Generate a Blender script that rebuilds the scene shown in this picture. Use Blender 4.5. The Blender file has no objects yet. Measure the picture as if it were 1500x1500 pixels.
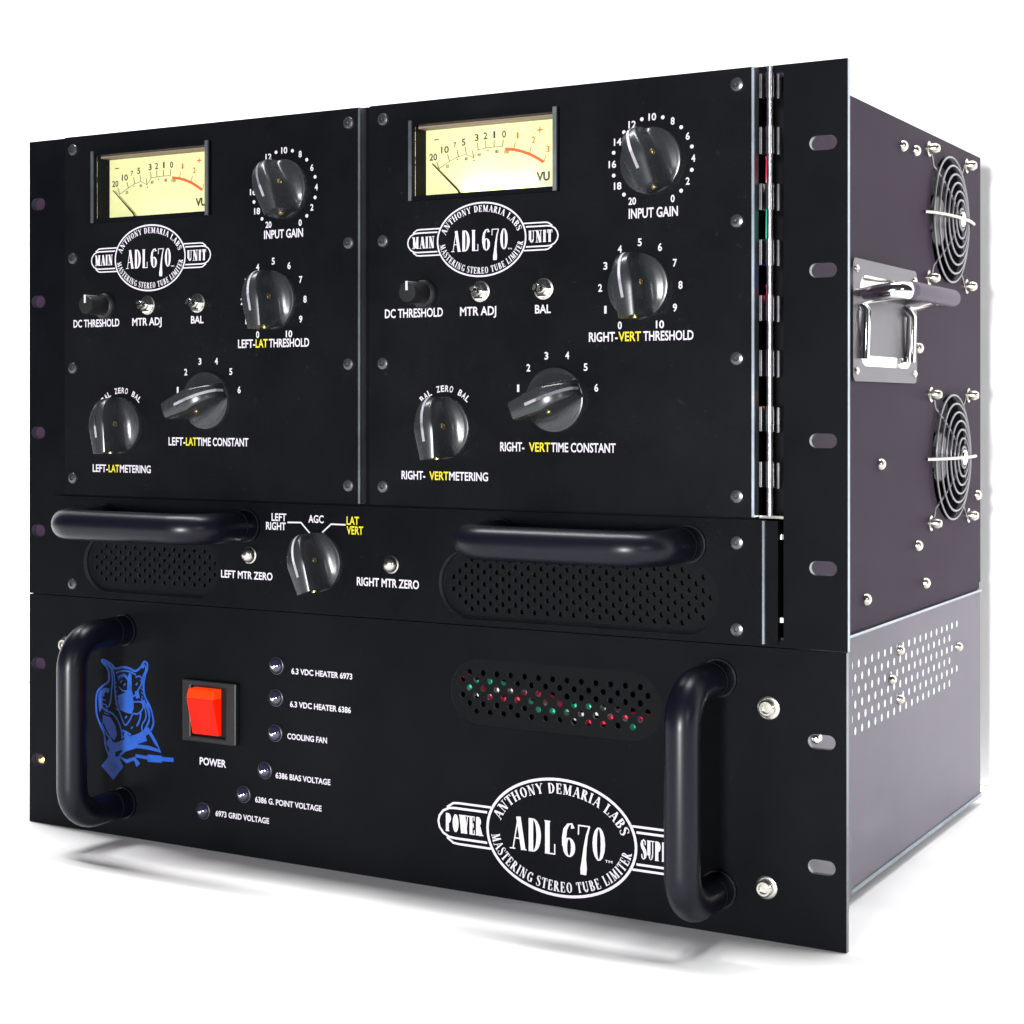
import bpy, bmesh, math, random
from mathutils import Vector, Matrix
from mathutils.geometry import tessellate_polygon
random.seed(7)
S = 0.001          # every length below is written in millimetres
sc = bpy.context.scene
COL = sc.collection
R = math.radians

# ------------------------------------------------------------------ camera
cd = bpy.data.cameras.new('camera'); cam = bpy.data.objects.new('camera', cd); COL.objects.link(cam)
cam.location = (0.2508, -0.745, 0.2445)
cam.rotation_euler = (R(90), 0, math.atan2(2533, 4457))
cd.sensor_width = 36; cd.lens = 36 * 2533 / 1500; cd.shift_y = -155 / 1500
cd.clip_start = 0.02; cd.clip_end = 50
sc.camera = cam

# ------------------------------------------------------------------ world and lamps
w = bpy.data.worlds.new('World'); sc.world = w; w.use_nodes = True
bg = w.node_tree.nodes['Background']; bg.inputs[0].default_value = (0.75, 0.8, 1.0, 1); bg.inputs[1].default_value = 0.05

def lamp(name, loc, target, power, size, size_y=None, color=(1, 1, 1)):
    d = bpy.data.lights.new(name, 'AREA'); d.energy = power; d.color = color
    d.size = size
    if size_y: d.shape = 'RECTANGLE'; d.size_y = size_y
    o = bpy.data.objects.new(name, d); COL.objects.link(o); o.location = loc
    o.rotation_euler = (Vector(target) - Vector(loc)).to_track_quat('-Z', 'Y').to_euler()
    return o
lamp('added_overhead_lamp', (-0.95, 0.125, 3.2), (-0.95, 0.03, 0), 175, 3.2, 0.18)                # long overhead strip, added to form the short soft shadow under the units
lamp('front_lamp', (0.48, -4.2, 0.20), (-0.1, 0.3, 0.25), 345, 0.42)                     # lights panel and backdrop
lamp('flash_lamp', (1.75, -1.45, 0.70), (-0.2, 0.1, 0.2), 8, 0.2)                     # glints on screws and handles
sc.view_settings.view_transform = 'Standard'; sc.view_settings.look = 'None'
sc.view_settings.exposure = 0; sc.view_settings.gamma = 1

# ------------------------------------------------------------------ materials
def mat(name, col, rough=.5, metal=0., spec=.5, bump=0., bscale=900., emis=None, es=0., var=0., coat=0., vscale=30.):
    m = bpy.data.materials.new(name); m.use_nodes = True; nt = m.node_tree; b = nt.nodes['Principled BSDF']
    b.inputs['Base Color'].default_value = (*col, 1); b.inputs['Roughness'].default_value = rough
    b.inputs['Metallic'].default_value = metal; b.inputs['Specular IOR Level'].default_value = spec
    b.inputs['Coat Weight'].default_value = coat
    if emis: b.inputs['Emission Color'].default_value = (*emis, 1); b.inputs['Emission Strength'].default_value = es
    tc = None
    if bump or var:
        tc = nt.nodes.new('ShaderNodeTexCoord')
    if bump:
        n = nt.nodes.new('ShaderNodeTexNoise'); n.inputs['Scale'].default_value = bscale; n.inputs['Detail'].default_value = 3
        bp = nt.nodes.new('ShaderNodeBump'); bp.inputs['Strength'].default_value = bump; bp.inputs['Distance'].default_value = 0.0003
        nt.links.new(tc.outputs['Object'], n.inputs['Vector']); nt.links.new(n.outputs['Fac'], bp.inputs['Height'])
        nt.links.new(bp.outputs['Normal'], b.inputs['Normal'])
    if var:
        n = nt.nodes.new('ShaderNodeTexNoise'); n.inputs['Scale'].default_value = vscale; n.inputs['Detail'].default_value = 5
        n.inputs['Roughness'].default_value = .65
        nt.links.new(tc.outputs['Object'], n.inputs['Vector'])
        r = nt.nodes.new('ShaderNodeValToRGB'); r.color_ramp.elements[0].position = .3; r.color_ramp.elements[1].position = .7
        r.color_ramp.elements[0].color = (*[c * (1 - var) for c in col], 1); r.color_ramp.elements[1].color = (*[min(1, c * (1 + var)) for c in col], 1)
        nt.links.new(n.outputs['Fac'], r.inputs['Fac']); nt.links.new(r.outputs['Color'], b.inputs['Base Color'])
        mr = nt.nodes.new('ShaderNodeMapRange'); mr.inputs['To Min'].default_value = max(0, rough - .07); mr.inputs['To Max'].default_value = rough + .07
        nt.links.new(n.outputs['Fac'], mr.inputs['Value']); nt.links.new(mr.outputs['Result'], b.inputs['Roughness'])
    return m
M = dict(
    white=mat('white_backdrop', (.9, .9, .9), .9, spec=.1),
    paint=mat('black_powder_coat', (.0022, .0026, .0037), .37, spec=.04, bump=.25, bscale=1800, var=.15),
    door=mat('black_satin_door', (.0030, .0033, .0044), .37, spec=.05, bump=.2, bscale=1800, var=.2),
    edge=mat('lit_edge_metal', (.16, .18, .2), .35, metal=.8, var=.3),  # lighter than the paint: the lit look of edges is put into its colour
    bare=mat('bare_aluminium_edge', (.30, .34, .38), .36, metal=.9, var=.2),
    print=mat('white_silkscreen', (.43, .41, .46), .6, spec=.2),
    yprint=mat('yellow_silkscreen', (.44, .38, .010), .6, spec=.2),
    bprint=mat('blue_silkscreen', (.006, .048, .25), .5, spec=.2, var=.3, vscale=120),
    bprint2=mat('dark_blue_silkscreen', (.008, .035, .2), .5, spec=.2, var=.3, vscale=120),
    knob=mat('black_phenolic', (.015, .017, .019), .27, spec=.48, bump=.05, bscale=600, var=.15),
    bar=mat('black_anodised_handle', (.0022, .0027, .0062), .33, metal=0, spec=.22, bump=.05, bscale=2200),
    chrome=mat('chrome', (.82, .82, .80), .12, metal=1.),
    steel=mat('zinc_steel', (.55, .53, .48), .25, metal=1., var=.2, vscale=200),
    brass=mat('brass', (.75, .55, .22), .28, metal=1.),
    screw=mat('black_oxide_screw', (.09, .09, .1), .26, metal=.8),
    purple=mat('plum_grey_chassis_paint', (.030, .018, .034), .55, spec=.05, var=.09, vscale=9, bump=.1),
    silver=mat('silver_grey_chassis_paint', (.186, .172, .200), .55, spec=.08, var=.07, vscale=9, bump=.1),
    hole=mat('painted_vent_light', (.80, .90, .92), .5, var=.1, vscale=300),  # pale colour stands in for the lit interior behind the vents
    dark=mat('dark_interior', (.006, .006, .007), .8, spec=.1),
    grille=mat('black_perforated_steel', (.0034, .0036, .0044), .4, spec=.05),
    dial=mat('backlit_meter_card', (.42, .43, .20), .6, emis=(1, .98, .48), es=.22, var=.08, vscale=60),
    ink=mat('black_meter_ink', (.02, .02, .02), .6),
    redink=mat('red_meter_ink', (.75, .05, .01), .6, emis=(1, .08, .01), es=.25),
    brown=mat('brown_meter_shade', (.16, .12, .09), .5),
    red=mat('lit_red_rocker', (.30, .002, .001), .4, spec=.12, emis=(1, .012, .0), es=.95),
    redtop=mat('lit_orange_rocker_top', (.35, .01, .002), .4, spec=.12, emis=(1, .05, .002), es=.95),
    plastic=mat('dark_grey_plastic', (.0075, .0078, .0085), .4, spec=.25, var=.15),
    lens=mat('dark_indicator_lens', (.012, .014, .035), .08, spec=.8, coat=1.),
    plate=mat('brushed_latch_plate', (.060, .052, .066), .32, metal=.2, spec=.5, var=.1, vscale=40),
    tab=mat('hinge_tab_metal', (.27, .27, .29), .26, metal=.95, var=.25, vscale=60), flap=mat('plum_reflection_flap', (.075, .055, .085), .5, spec=.2),  # flap colour holds the reflection of the plum side
    guard=mat('dull_guard_wire', (.22, .21, .23), .3, metal=.85),
    wred=mat('self_lit_red_wire', (.65, .02, .06), .35, emis=(.9, .05, .12), es=.14), wgreen=mat('self_lit_green_wire', (.02, .45, .25), .35, emis=(.05, .8, .5), es=.14),  # wires given a slight glow of their own to brighten them
    wblue=mat('blue_wire', (.03, .08, .55), .35), wyellow=mat('self_lit_yellow_wire', (.7, .6, .03), .35, emis=(.8, .7, .05), es=.15),  # yellow wire also carries an added glow
    worange=mat('orange_wire', (.7, .25, .03), .35), wwhite=mat('white_wire', (.6, .6, .55), .35),
)
gl = bpy.data.materials.new('meter_glass'); gl.use_nodes = True
nt = gl.node_tree; nt.nodes.clear()
o_ = nt.nodes.new('ShaderNodeOutputMaterial'); mx = nt.nodes.new('ShaderNodeMixShader'); tr = nt.nodes.new('ShaderNodeBsdfTransparent'); gs = nt.nodes.new('ShaderNodeBsdfGlossy')
gs.inputs['Roughness'].default_value = .05; fr = nt.nodes.new('ShaderNodeFresnel'); fr.inputs['IOR'].default_value = 1.35
nt.links.new(fr.outputs[0], mx.inputs[0]); nt.links.new(tr.outputs[0], mx.inputs[1]); nt.links.new(gs.outputs[0], mx.inputs[2]); nt.links.new(mx.outputs[0], o_.inputs[0])
M['glass'] = gl
# settled dust: sparse pale specks on the black paint
for k_ in ('paint', 'door'):
    nt = M[k_].node_tree; b_ = nt.nodes['Principled BSDF']; src = b_.inputs['Base Color'].links[0].from_socket
    tc_ = nt.nodes.new('ShaderNodeTexCoord'); n_ = nt.nodes.new('ShaderNodeTexNoise'); n_.inputs['Scale'].default_value = 420; n_.inputs['Detail'].default_value = 1
    n2 = nt.nodes.new('ShaderNodeTexNoise'); n2.inputs['Scale'].default_value = 9; n2.inputs['Detail'].default_value = 4
    r_ = nt.nodes.new('ShaderNodeMapRange'); r_.inputs['From Min'].default_value = .72; r_.inputs['From Max'].default_value = .80
    r2 = nt.nodes.new('ShaderNodeMapRange'); r2.inputs['From Min'].default_value = .42; r2.inputs['From Max'].default_value = .68
    mu = nt.nodes.new('ShaderNodeMath'); mu.operation = 'MULTIPLY'; mx_ = nt.nodes.new('ShaderNodeMix'); mx_.data_type = 'RGBA'
    sm = nt.nodes.new('ShaderNodeMath'); sm.operation = 'MULTIPLY_ADD'; sm.inputs[1].default_value = .012
    for a_ in (n_, n2): nt.links.new(tc_.outputs['Object'], a_.inputs['Vector'])
    nt.links.new(n_.outputs['Fac'], r_.inputs['Value']); nt.links.new(n2.outputs['Fac'], r2.inputs['Value'])
    nt.links.new(r_.outputs['Result'], mu.inputs[0]); mu.inputs[1].default_value = .045
    nt.links.new(r2.outputs['Result'], sm.inputs[0]); nt.links.new(mu.outputs[0], sm.inputs[2]); nt.links.new(sm.outputs[0], mx_.inputs['Factor'])
    nt.links.new(src, mx_.inputs[6]); mx_.inputs[7].default_value = (.12, .115, .13, 1); nt.links.new(mx_.outputs[2], b_.inputs['Base Color'])

# ------------------------------------------------------------------ helpers
def obj(name, bm, mats, parent=None, smooth=False, loc=None, rot=None, label=None, kind=None):
    me = bpy.data.meshes.new(name); bm.to_mesh(me); bm.free(); me.transform(Matrix.Scale(S, 4))
    if not isinstance(mats, (list, tuple)): mats = [mats]
    for m in mats: me.materials.append(M[m])
    if smooth:
        for p in me.polygons: p.use_smooth = True
        me.set_sharp_from_angle(angle=R(38))
    o = bpy.data.objects.new(name, me); COL.objects.link(o)
    place(o, parent, loc, rot)
    if label: o['label'] = label
    if kind: o['kind'] = kind
    return o
ORIG = {}
def place(o, parent, loc=None, rot=None):
    """loc is in world millimetres; without loc the mesh is already in world coordinates"""
    p = Vector(loc) * S if loc is not None else Vector((0, 0, 0))
    base = ORIG.get(parent.name, Vector((0, 0, 0))) if parent else Vector((0, 0, 0))
    o.parent = parent; o.location = p - base
    if rot: o.rotation_euler = rot
    ORIG[o.name] = p
def local(name, bm, mats, parent, smooth=False, loc=(0, 0, 0), rot=None):
    """sub-part placed in the parent's own frame"""
    o = obj(name, bm, mats, None, smooth); o.parent = parent; o.location = Vector(loc) * S
    if rot: o.rotation_euler = rot
    return o
def sub(name, bm, mats, parent, smooth=False):
    """sub-part whose mesh is written in world coordinates"""
    o = obj(name, bm, mats, None, smooth); o.parent = parent; o.location = -ORIG[parent.name]; return o
def thing(name, label, cat, loc):
    o = bpy.data.objects.new(name, None); COL.objects.link(o); o.empty_display_size = .05
    o.location = Vector(loc) * S; ORIG[o.name] = Vector(loc) * S; o['label'] = label; o['category'] = cat
    return o
def box(bm, x0, x1, y0, y1, z0, z1, mi=0):
    v = [bm.verts.new(p) for p in ((x0, y0, z0), (x1, y0, z0), (x1, y1, z0), (x0, y1, z0), (x0, y0, z1), (x1, y0, z1), (x1, y1, z1), (x0, y1, z1))]
    fs = [bm.faces.new([v[i] for i in q]) for q in ((0, 3, 2, 1), (4, 5, 6, 7), (0, 1, 5, 4), (1, 2, 6, 5), (2, 3, 7, 6), (3, 0, 4, 7))]
    for f in fs: f.material_index = mi
    return fs
def bevel(bm, w_, seg=2):
    bm.normal_update()
    bmesh.ops.bevel(bm, geom=[e for e in bm.edges if len(e.link_faces) == 2 and e.calc_face_angle(0) > .6], offset=w_, segments=seg, profile=.5, affect='EDGES', clamp_overlap=True)
    return bm
def bbox(x0, x1, y0, y1, z0, z1, bv=.4, seg=2):
    bm = bmesh.new(); box(bm, x0, x1, y0, y1, z0, z1); return bevel(bm, bv, seg)
def rect(x0, x1, z0, z1): return [(x0, z0), (x1, z0), (x1, z1), (x0, z1)]
def stadium(x0, x1, z0, z1, n=8, r=None):
    rr = r if r is not None else (z1 - z0) / 2; pts = []
    for cx_, cz_, a0 in ((x1 - rr, z0 + rr, -90), (x1 - rr, z1 - rr, 0), (x0 + rr, z1 - rr, 90), (x0 + rr, z0 + rr, 180)):
        for i in range(n + 1): a = R(a0 + 90 * i / n); pts.append((cx_ + rr * math.cos(a), cz_ + rr * math.sin(a)))
    out = [pts[0]]
    for p in pts[1:]:
        if math.dist(p, out[-1]) > 1e-4: out.append(p)
    if math.dist(out[0], out[-1]) < 1e-4: out.pop()
    return out
def circ(x, z, r, n=12, a0=0.): return [(x + r * math.cos(a0 + 2 * math.pi * i / n), z + r * math.sin(a0 + 2 * math.pi * i / n)) for i in range(n)]
def plate(bm, loops, f0, f1, fn=lambda u, d, v: (u, d, v), edge_mi=None, hole_mi=None):
    """a sheet in the u,v plane from depth f0 to f1 with holes; fn maps (u, depth, v) to x,y,z"""
    flat = [p for l in loops for p in l]
    tri = tessellate_polygon([[Vector((p[0], p[1], 0)) for p in l] for l in loops])
    V = [[bm.verts.new(fn(p[0], f, p[1])) for p in flat] for f in (f0, f1)]
    for t in tri:
        for k, vs in enumerate(V):
            try: bm.faces.new([vs[i] for i in t])
            except ValueError: pass
    n0 = 0
    for li, l in enumerate(loops):
        for i in range(len(l)):
            a, b = n0 + i, n0 + (i + 1) % len(l)
            f = bm.faces.new((V[0][a], V[0][b], V[1][b], V[1][a]))
            mi = (edge_mi(l[i], l[(i + 1) % len(l)]) if edge_mi and li == 0 else (hole_mi or 0) if li else 0)
            f.material_index = mi
        n0 += len(l)
    bmesh.ops.recalc_face_normals(bm, faces=bm.faces[:])
    return bm
def lathe(prof, n=32, axis='-y', bm=None, at=(0, 0, 0)):
    """prof: (radius, height) along axis"""
    bm = bm or bmesh.new(); rings = []
    for r_, h in prof:
        ring = []
        for i in range(n if r_ > 1e-6 else 1):
            a = 2 * math.pi * i / n; c, s_ = r_ * math.cos(a), r_ * math.sin(a)
            p = (c, -h, s_) if axis == '-y' else (h, c, s_) if axis == 'x' else (c, s_, h)
            ring.append(bm.verts.new((p[0] + at[0], p[1] + at[1], p[2] + at[2])))
        rings.append(ring)
    for a, b in zip(rings, rings[1:]):
        if len(a) == 1 and len(b) == 1: continue
        for i in range(n):
            j = (i + 1) % n
            q = [a[0], b[i], b[j]] if len(a) == 1 else [a[i], a[j], b[0]] if len(b) == 1 else [a[i], a[j], b[j], b[i]]
            bm.faces.new(q)
    bmesh.ops.recalc_face_normals(bm, faces=bm.faces[:])
    return bm
def tube(pts, r, n=12, bm=None, closed=False, ry=None):
    bm = bm or bmesh.new(); P = [Vector(p) for p in pts]; N = len(P); rings = []; up = None
    for i, p in enumerate(P):
        if closed: t = P[(i + 1) % N] - P[i - 1]
        else: t = P[min(i + 1, N - 1)] - P[max(i - 1, 0)]
        t.normalize()
        if up is None: up = t.orthogonal().normalized()
        up = (up - t * up.dot(t)).normalized(); sd = t.cross(up)
        rings.append([bm.verts.new(p + up * (r * math.cos(2 * math.pi * k / n)) + sd * ((ry or r) * math.sin(2 * math.pi * k / n))) for k in range(n)])
    for i in range(N if closed else N - 1):
        a, b = rings[i], rings[(i + 1) % N]
        for k in range(n): bm.faces.new((a[k], a[(k + 1) % n], b[(k + 1) % n], b[k]))
    if not closed: bm.faces.new(rings[0][::-1]); bm.faces.new(rings[-1])
    bmesh.ops.recalc_face_normals(bm, faces=bm.faces[:])
    return bm
def copy_part(o, parent, loc, rot=None, name=None):
    c = o.copy(); COL.objects.link(c)
    if name: c.name = name
    place(c, parent, loc, rot)
    for ch in list(o.children):
        d = ch.copy(); COL.objects.link(d); d.parent = c; d.matrix_parent_inverse = ch.matrix_parent_inverse.copy(); ORIG[d.name] = ORIG[c.name]
    return c

# ------------------------------------------------------------------ flat print: sans text (built-in font) and a drawn high-contrast serif
def sans(bm, s, x0, x1, zb, h, y, bold=.018, ang=0., cx_=None, cz_=None, mi=0):
    """cap height h, squeezed to run from x0 to x1 on the baseline zb, lying at depth y"""
    cu = bpy.data.curves.new('t', 'FONT'); cu.body = s; cu.size = 1; cu.offset = bold; cu.resolution_u = 3
    to = bpy.data.objects.new('t', cu); COL.objects.link(to)
    dg = bpy.context.evaluated_depsgraph_get(); me = to.evaluated_get(dg).to_mesh()
    vs = [v.co.copy() for v in me.vertices]; xs = [v.x for v in vs]; a, b = min(xs), max(xs)
    ky = h / .70; kx = (x1 - x0) / (b - a)
    ca, sa = math.cos(ang), math.sin(ang); nv = []
    for v in vs:
        X = x0 + (v.x - a) * kx; Z = zb + v.y * ky
        if ang: dx, dz = X - cx_, Z - cz_; X, Z = cx_ + dx * ca + dz * sa, cz_ - dx * sa + dz * ca
        nv.append(bm.verts.new((X, y, Z)))
    for p in me.polygons:
        try: bm.faces.new([nv[i] for i in p.vertices]).material_index = mi
        except ValueError: pass
    to.evaluated_get(dg).to_mesh_clear(); bpy.data.objects.remove(to); bpy.data.curves.remove(cu)
def csans(bm, s, cx_, cz_, h, y, wper=.62, ang=0., bold=.018, mi=0):
    wd = h * wper * len(s) * (.8 if s == '1' else 1)
    if s == '1': wd = h * .35
    sans(bm, s, cx_ - wd / 2, cx_ + wd / 2, cz_ - h / 2, h, y, bold, ang, cx_, cz_, mi)
STAG = [0]
def ribbon(bm, pts, ws, y, fn=None, mi=0):
    """a flat stroke along pts with the given widths; every stroke lies a hair above the one before"""
    STAG[0] = (STAG[0] + 1) % 12; yy = y - .006 * STAG[0]
    n = len(pts); L = []
    for i, p in enumerate(pts):
        a = pts[max(i - 1, 0)]; b = pts[min(i + 1, n - 1)]; tx, tz = b[0] - a[0], b[1] - a[1]; l = math.hypot(tx, tz) or 1
        nx, nz = -tz / l, tx / l; w_ = (ws[i] if isinstance(ws, (list, tuple)) else ws) / 2
        L.append([(p[0] + nx * w_, p[1] + nz * w_), (p[0] - nx * w_, p[1] - nz * w_)])
    if fn: L = [[fn(*q) for q in pr] for pr in L]
    vs = [[bm.verts.new((q[0], yy, q[1])) for q in pr] for pr in L]
    for a, b in zip(vs, vs[1:]):
        f = bm.faces.new((a[0], a[1], b[1], b[0])); f.material_index = mi
def poly(bm, pts, y, mi=0):
    STAG[0] = (STAG[0] + 1) % 12
    f = bm.faces.new([bm.verts.new((p[0], y - .006 * STAG[0], p[1])) for p in pts]); f.material_index = mi
# serif letters: strokes in a cell one unit high; V thick, v thin, S serif(x, z, halfwidth), B bowl(cx, cz, rx, rz, a0, a1)
SER = {
 'A': (.78, [('v', .14, 0, .40, 1), ('V', .40, 1, .64, 0), ('h', .24, .50, .34), ('S', .12, 0, .11), ('S', .66, 0, .13)]),
 'B': (.66, [('V', .18, 0, .18, 1), ('B', .30, .75, .22, .25, -90, 90), ('B', .30, .26, .28, .26, -90, 90), ('h', .1, .3, 0), ('h', .1, .3, 1), ('h', .18, .32, .5)]),
 'D': (.74, [('V', .18, 0, .18, 1), ('B', .28, .5, .36, .5, -90, 90), ('h', .08, .3, 0), ('h', .08, .3, 1)]),
 'E': (.64, [('V', .18, 0, .18, 1), ('h', .08, .54, 0), ('h', .08, .54, 1), ('h', .18, .42, .5), ('v', .54, 0, .54, .26), ('v', .52, 1, .52, .76), ('v', .42, .38, .42, .62)]),
 'G': (.72, [('B', .40, .5, .30, .5, 40, 320), ('V', .60, .05, .60, .42), ('S', .58, .42, .13), ('v', .62, .72, .62, .98)]),
 'H': (.80, [('V', .18, 0, .18, 1), ('V', .60, 0, .60, 1), ('h', .18, .6, .5), ('S', .18, 0, .13), ('S', .18, 1, .13), ('S', .60, 0, .13), ('S', .60, 1, .13)]),
 'I': (.40, [('V', .20, 0, .20, 1), ('S', .20, 0, .14), ('S', .20, 1, .14)]),
 'L': (.60, [('V', .18, 0, .18, 1), ('h', .06, .54, 0), ('S', .18, 1, .14), ('v', .53, 0, .53, .32)]),
 'M': (.92, [('v', .16, 0, .16, 1), ('V', .20, 1, .44, .05), ('v', .44, .05, .70, 1), ('V', .72, 0, .72, 1), ('S', .16, 0, .11), ('S', .72, 0, .13), ('S', .14, 1, .09), ('S', .74, 1, .10)]),
 'N': (.80, [('v', .16, 0, .16, 1), ('V', .18, 1, .58, 0), ('v', .62, 0, .62, 1), ('S', .16, 0, .12), ('S', .13, 1, .10), ('S', .62, 1, .12)]),
 'O': (.76, [('B', .38, .5, .30, .5, 0, 360)]),
 'P': (.64, [('V', .18, 0, .18, 1), ('B', .28, .73, .27, .27, -90, 90), ('h', .08, .3, 1), ('h', .18, .3, .46), ('S', .18, 0, .14)]),
 'R': (.72, [('V', .18, 0, .18, 1), ('B', .28, .75, .24, .25, -90, 90), ('h', .08, .3, 1), ('h', .18, .3, .5), ('V', .32, .5, .58, 0), ('S', .18, 0, .14), ('S', .62, 0, .09)]),
 'S': (.60, [('P', [(.48, .74), (.46, .92), (.30, 1), (.14, .92), (.12, .74), (.24, .58), (.38, .46), (.48, .28), (.44, .08), (.28, 0), (.12, .08), (.10, .26)], [.3, .4, .4, .6, 1, 1.1, 1.1, 1, .6, .4, .4, .3])]),
 'T': (.68, [('V', .34, 0, .34, 1), ('h', .06, .62, 1), ('S', .34, 0, .14), ('v', .07, 1, .07, .74), ('v', .61, 1, .61, .74)]),
 'U': (.76, [('V', .18, .22, .18, 1), ('v', .58, .22, .58, 1), ('B', .38, .25, .20, .25, 180, 360), ('S', .18, 1, .13), ('S', .58, 1, .12)]),
 'W': (1.0, [('V', .12, 1, .32, 0), ('v', .32, 0, .50, .95), ('V', .46, 1, .68, 0), ('v', .68, 0, .88, 1), ('S', .12, 1, .11), ('S', .88, 1, .10), ('S', .48, 1, .09)]),
 'Y': (.76, [('V', .14, 1, .38, .45), ('v', .38, .45, .62, 1), ('V', .38, 0, .38, .48), ('S', .38, 0, .13), ('S', .14, 1, .12), ('S', .62, 1, .10)]),
 '6': (.64, [('B', .32, .28, .27, .29, 0, 360), ('P', [(.10, .30), (.09, .55), (.14, .80), (.28, .96), (.44, 1), (.50, .86)], [1, 1, .9, .6, .4, .9])]),
 '7': (.64, [('h', .06, .60, .98), ('v', .08, 1, .07, .70), ('P', [(.58, .98), (.46, .70), (.38, .35), (.33, 0), (.31, -.30), (.30, -.48)], [.35, .5, .7, .95, 1.5, 1.3])]),
 '0': (.64, [('B', .32, .5, .27, .5, 0, 360)]),
 ' ': (.34, []),
}
def serif(bm, s, y, fn, h, kx=1., T=.17, t=.055, space=.04):
    """draw s from x=0 with cap height h; fn maps flat x,z to the surface"""
    x = 0.
    for ch in s:
        adv, ops = SER[ch]
        g = lambda a, b, x=x: fn((x + a * kx) * h, b * h)
        for o in ops:
            if o[0] in 'Vv' and o[0] != 'B':
                w_ = (T if o[0] == 'V' else t); n = 2
                pts = [((x + (o[1] + (o[3] - o[1]) * i / n) * kx) * h, (o[2] + (o[4] - o[2]) * i / n) * h) for i in range(n + 1)]
                ribbon(bm, pts, w_ * h, y, fn)
            elif o[0] == 'h': 
                zz = min(max(o[3], t / 2), 1 - t / 2); n = 2
                ribbon(bm, [((x + (o[1] + (o[2] - o[1]) * i / n) * kx) * h, zz * h) for i in range(n + 1)], t * 1.15 * h, y, fn)
            elif o[0] == 'S':
                zz = min(max(o[2], t / 2), 1 - t / 2); hw = max(o[3] * kx, T * .62)
                ribbon(bm, [((x + o[1] * kx - hw) * h, zz * h), ((x + o[1] * kx + hw) * h, zz * h)], t * h, y, fn)
            elif o[0] == 'B':
                _, bx, bz, rx, rz, a0, a1 = o; n = 14; rxx = rx * kx - T / 2 * .8; rzz = rz - t / 2; pts = []; ws = []
                for i in range(n + 1):
                    a = R(a0 + (a1 - a0) * i / n); pts.append(((x + bx * kx + rxx * math.cos(a)) * h, (bz + rzz * math.sin(a)) * h)); ws.append((t + (T - t) * abs(math.cos(a)) ** 1.3) * h)
                ribbon(bm, pts, ws, y, fn)
            elif o[0] == 'P':
                ribbon(bm, [((x + p[0] * kx) * h, p[1] * h) for p in o[1]], [max(t, T * q) * h for q in o[2]], y, fn)
        x += adv * kx + space
    return x * h
def serif_width(s, kx, h, space=.04): return sum(SER[c][0] * kx + space for c in s) * h

def emblem(parent, cx_, cz_, k, y, wl, wr, kz=1.):
    """round badge with wings; k scales it"""
    bm = bmesh.new(); X = lambda a, b: (cx_ + a * k, cz_ + b * k * kz)
    ring = [(41 * math.cos(R(a)), 28.3 * math.sin(R(a))) for a in range(0, 361, 5)]
    ribbon(bm, [X(*p) for p in ring], 1.35 * k, y)
    def ell(a, rx, rz): return rx * math.cos(a), rz * math.sin(a)
    def arc_text(s, h, a_from, a_to, inner, bottom=False):
        rx, rz = (41 - inner), (28.3 - inner)
        N = 200; A = [R(a_from + (a_to - a_from) * i / N) for i in range(N + 1)]; P = [ell(a, rx, rz) for a in A]
        cum = [0]
        for p, q in zip(P, P[1:]): cum.append(cum[-1] + math.dist(p, q))
        tot = cum[-1]; kx = .95
        w0 = serif_width(s, kx, h); kk = tot / w0; 
        def fn(u, v):
            d = min(max(u * kk, 0), tot); i = 0
            j = min(int(d / tot * N), N - 1)
            while j < N - 1 and cum[j + 1] < d: j += 1
            while j > 0 and cum[j] > d: j -= 1
            f = (d - cum[j]) / max(cum[j + 1] - cum[j], 1e-9); a = A[j] + (A[j + 1] - A[j]) * f
            p = ell(a, rx, rz); nx, nz = math.cos(a) / rx, math.sin(a) / rz; l = math.hypot(nx, nz); nx /= l; nz /= l
            if bottom: nx, nz = -nx, -nz
            return X(p[0] + nx * v, p[1] + nz * v)
        serif(bm, s, y, fn, h, kx, .165, .06)
    arc_text('ANTHONY DEMARIA LABS', 5.0, 168, 12, 6.9)
    arc_text('MASTERING STEREO TUBE LIMITER', 5.0, 186, 354, 1.9, True)
    # big ADL 670
    h = 16.2
    def big(s, x0, x1, z0, T):
        w0 = serif_width(s, .62, h, .03); kk = (x1 - x0) / w0
        serif(bm, s, y, lambda u, v: X(x0 + u * kk, z0 + v), h, .62, T, .035, .03)
    big('ADL', -28, -1.5, -8.6, .135); big('670', 1.2, 25.5, -8.6, .125)
    sans(bm, 'TM', *[cx_ + q * k for q in (24.5, 28.5)], cz_ - 8.8 * k * kz, 1.2 * k, y - .1)
    # wings
    for sg, word in ((-1, wl), (1, wr)):
        inner = [(41.2, 7.6), (60, 7.6), (63.5, 7.3), (67, 5.6), (69.2, 2.9), (69.9, 0), (69.2, -2.9), (67, -5.6), (63.5, -7.3), (60, -7.6), (41.2, -7.6)]
        ribbon(bm, [X(sg * p[0], p[1]) for p in inner], 1.15 * k, y)
        for q in (1, -1):
            ribbon(bm, [X(sg * p[0], q * p[1]) for p in ((39, 10.3), (58, 10.3), (61, 10.0), (64.8, 7.6))], 1.1 * k, y)
        hh = 9.2; n = len(word); x0, x1 = (-65.5, -43.5) if sg < 0 else (43.5, 65.5)
        kx = .62 if n <= 4 else .52
        w0 = serif_width(word, kx, hh); kk = (x1 - x0) / w0
        serif(bm, word, y, lambda u, v: X(x0 + u * kk, v - hh / 2), hh, kx, .17, .05)
    return obj('emblem', bm, 'print', parent, label='white oval badge with winged ends reading %s %s' % (wl, wr))

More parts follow.
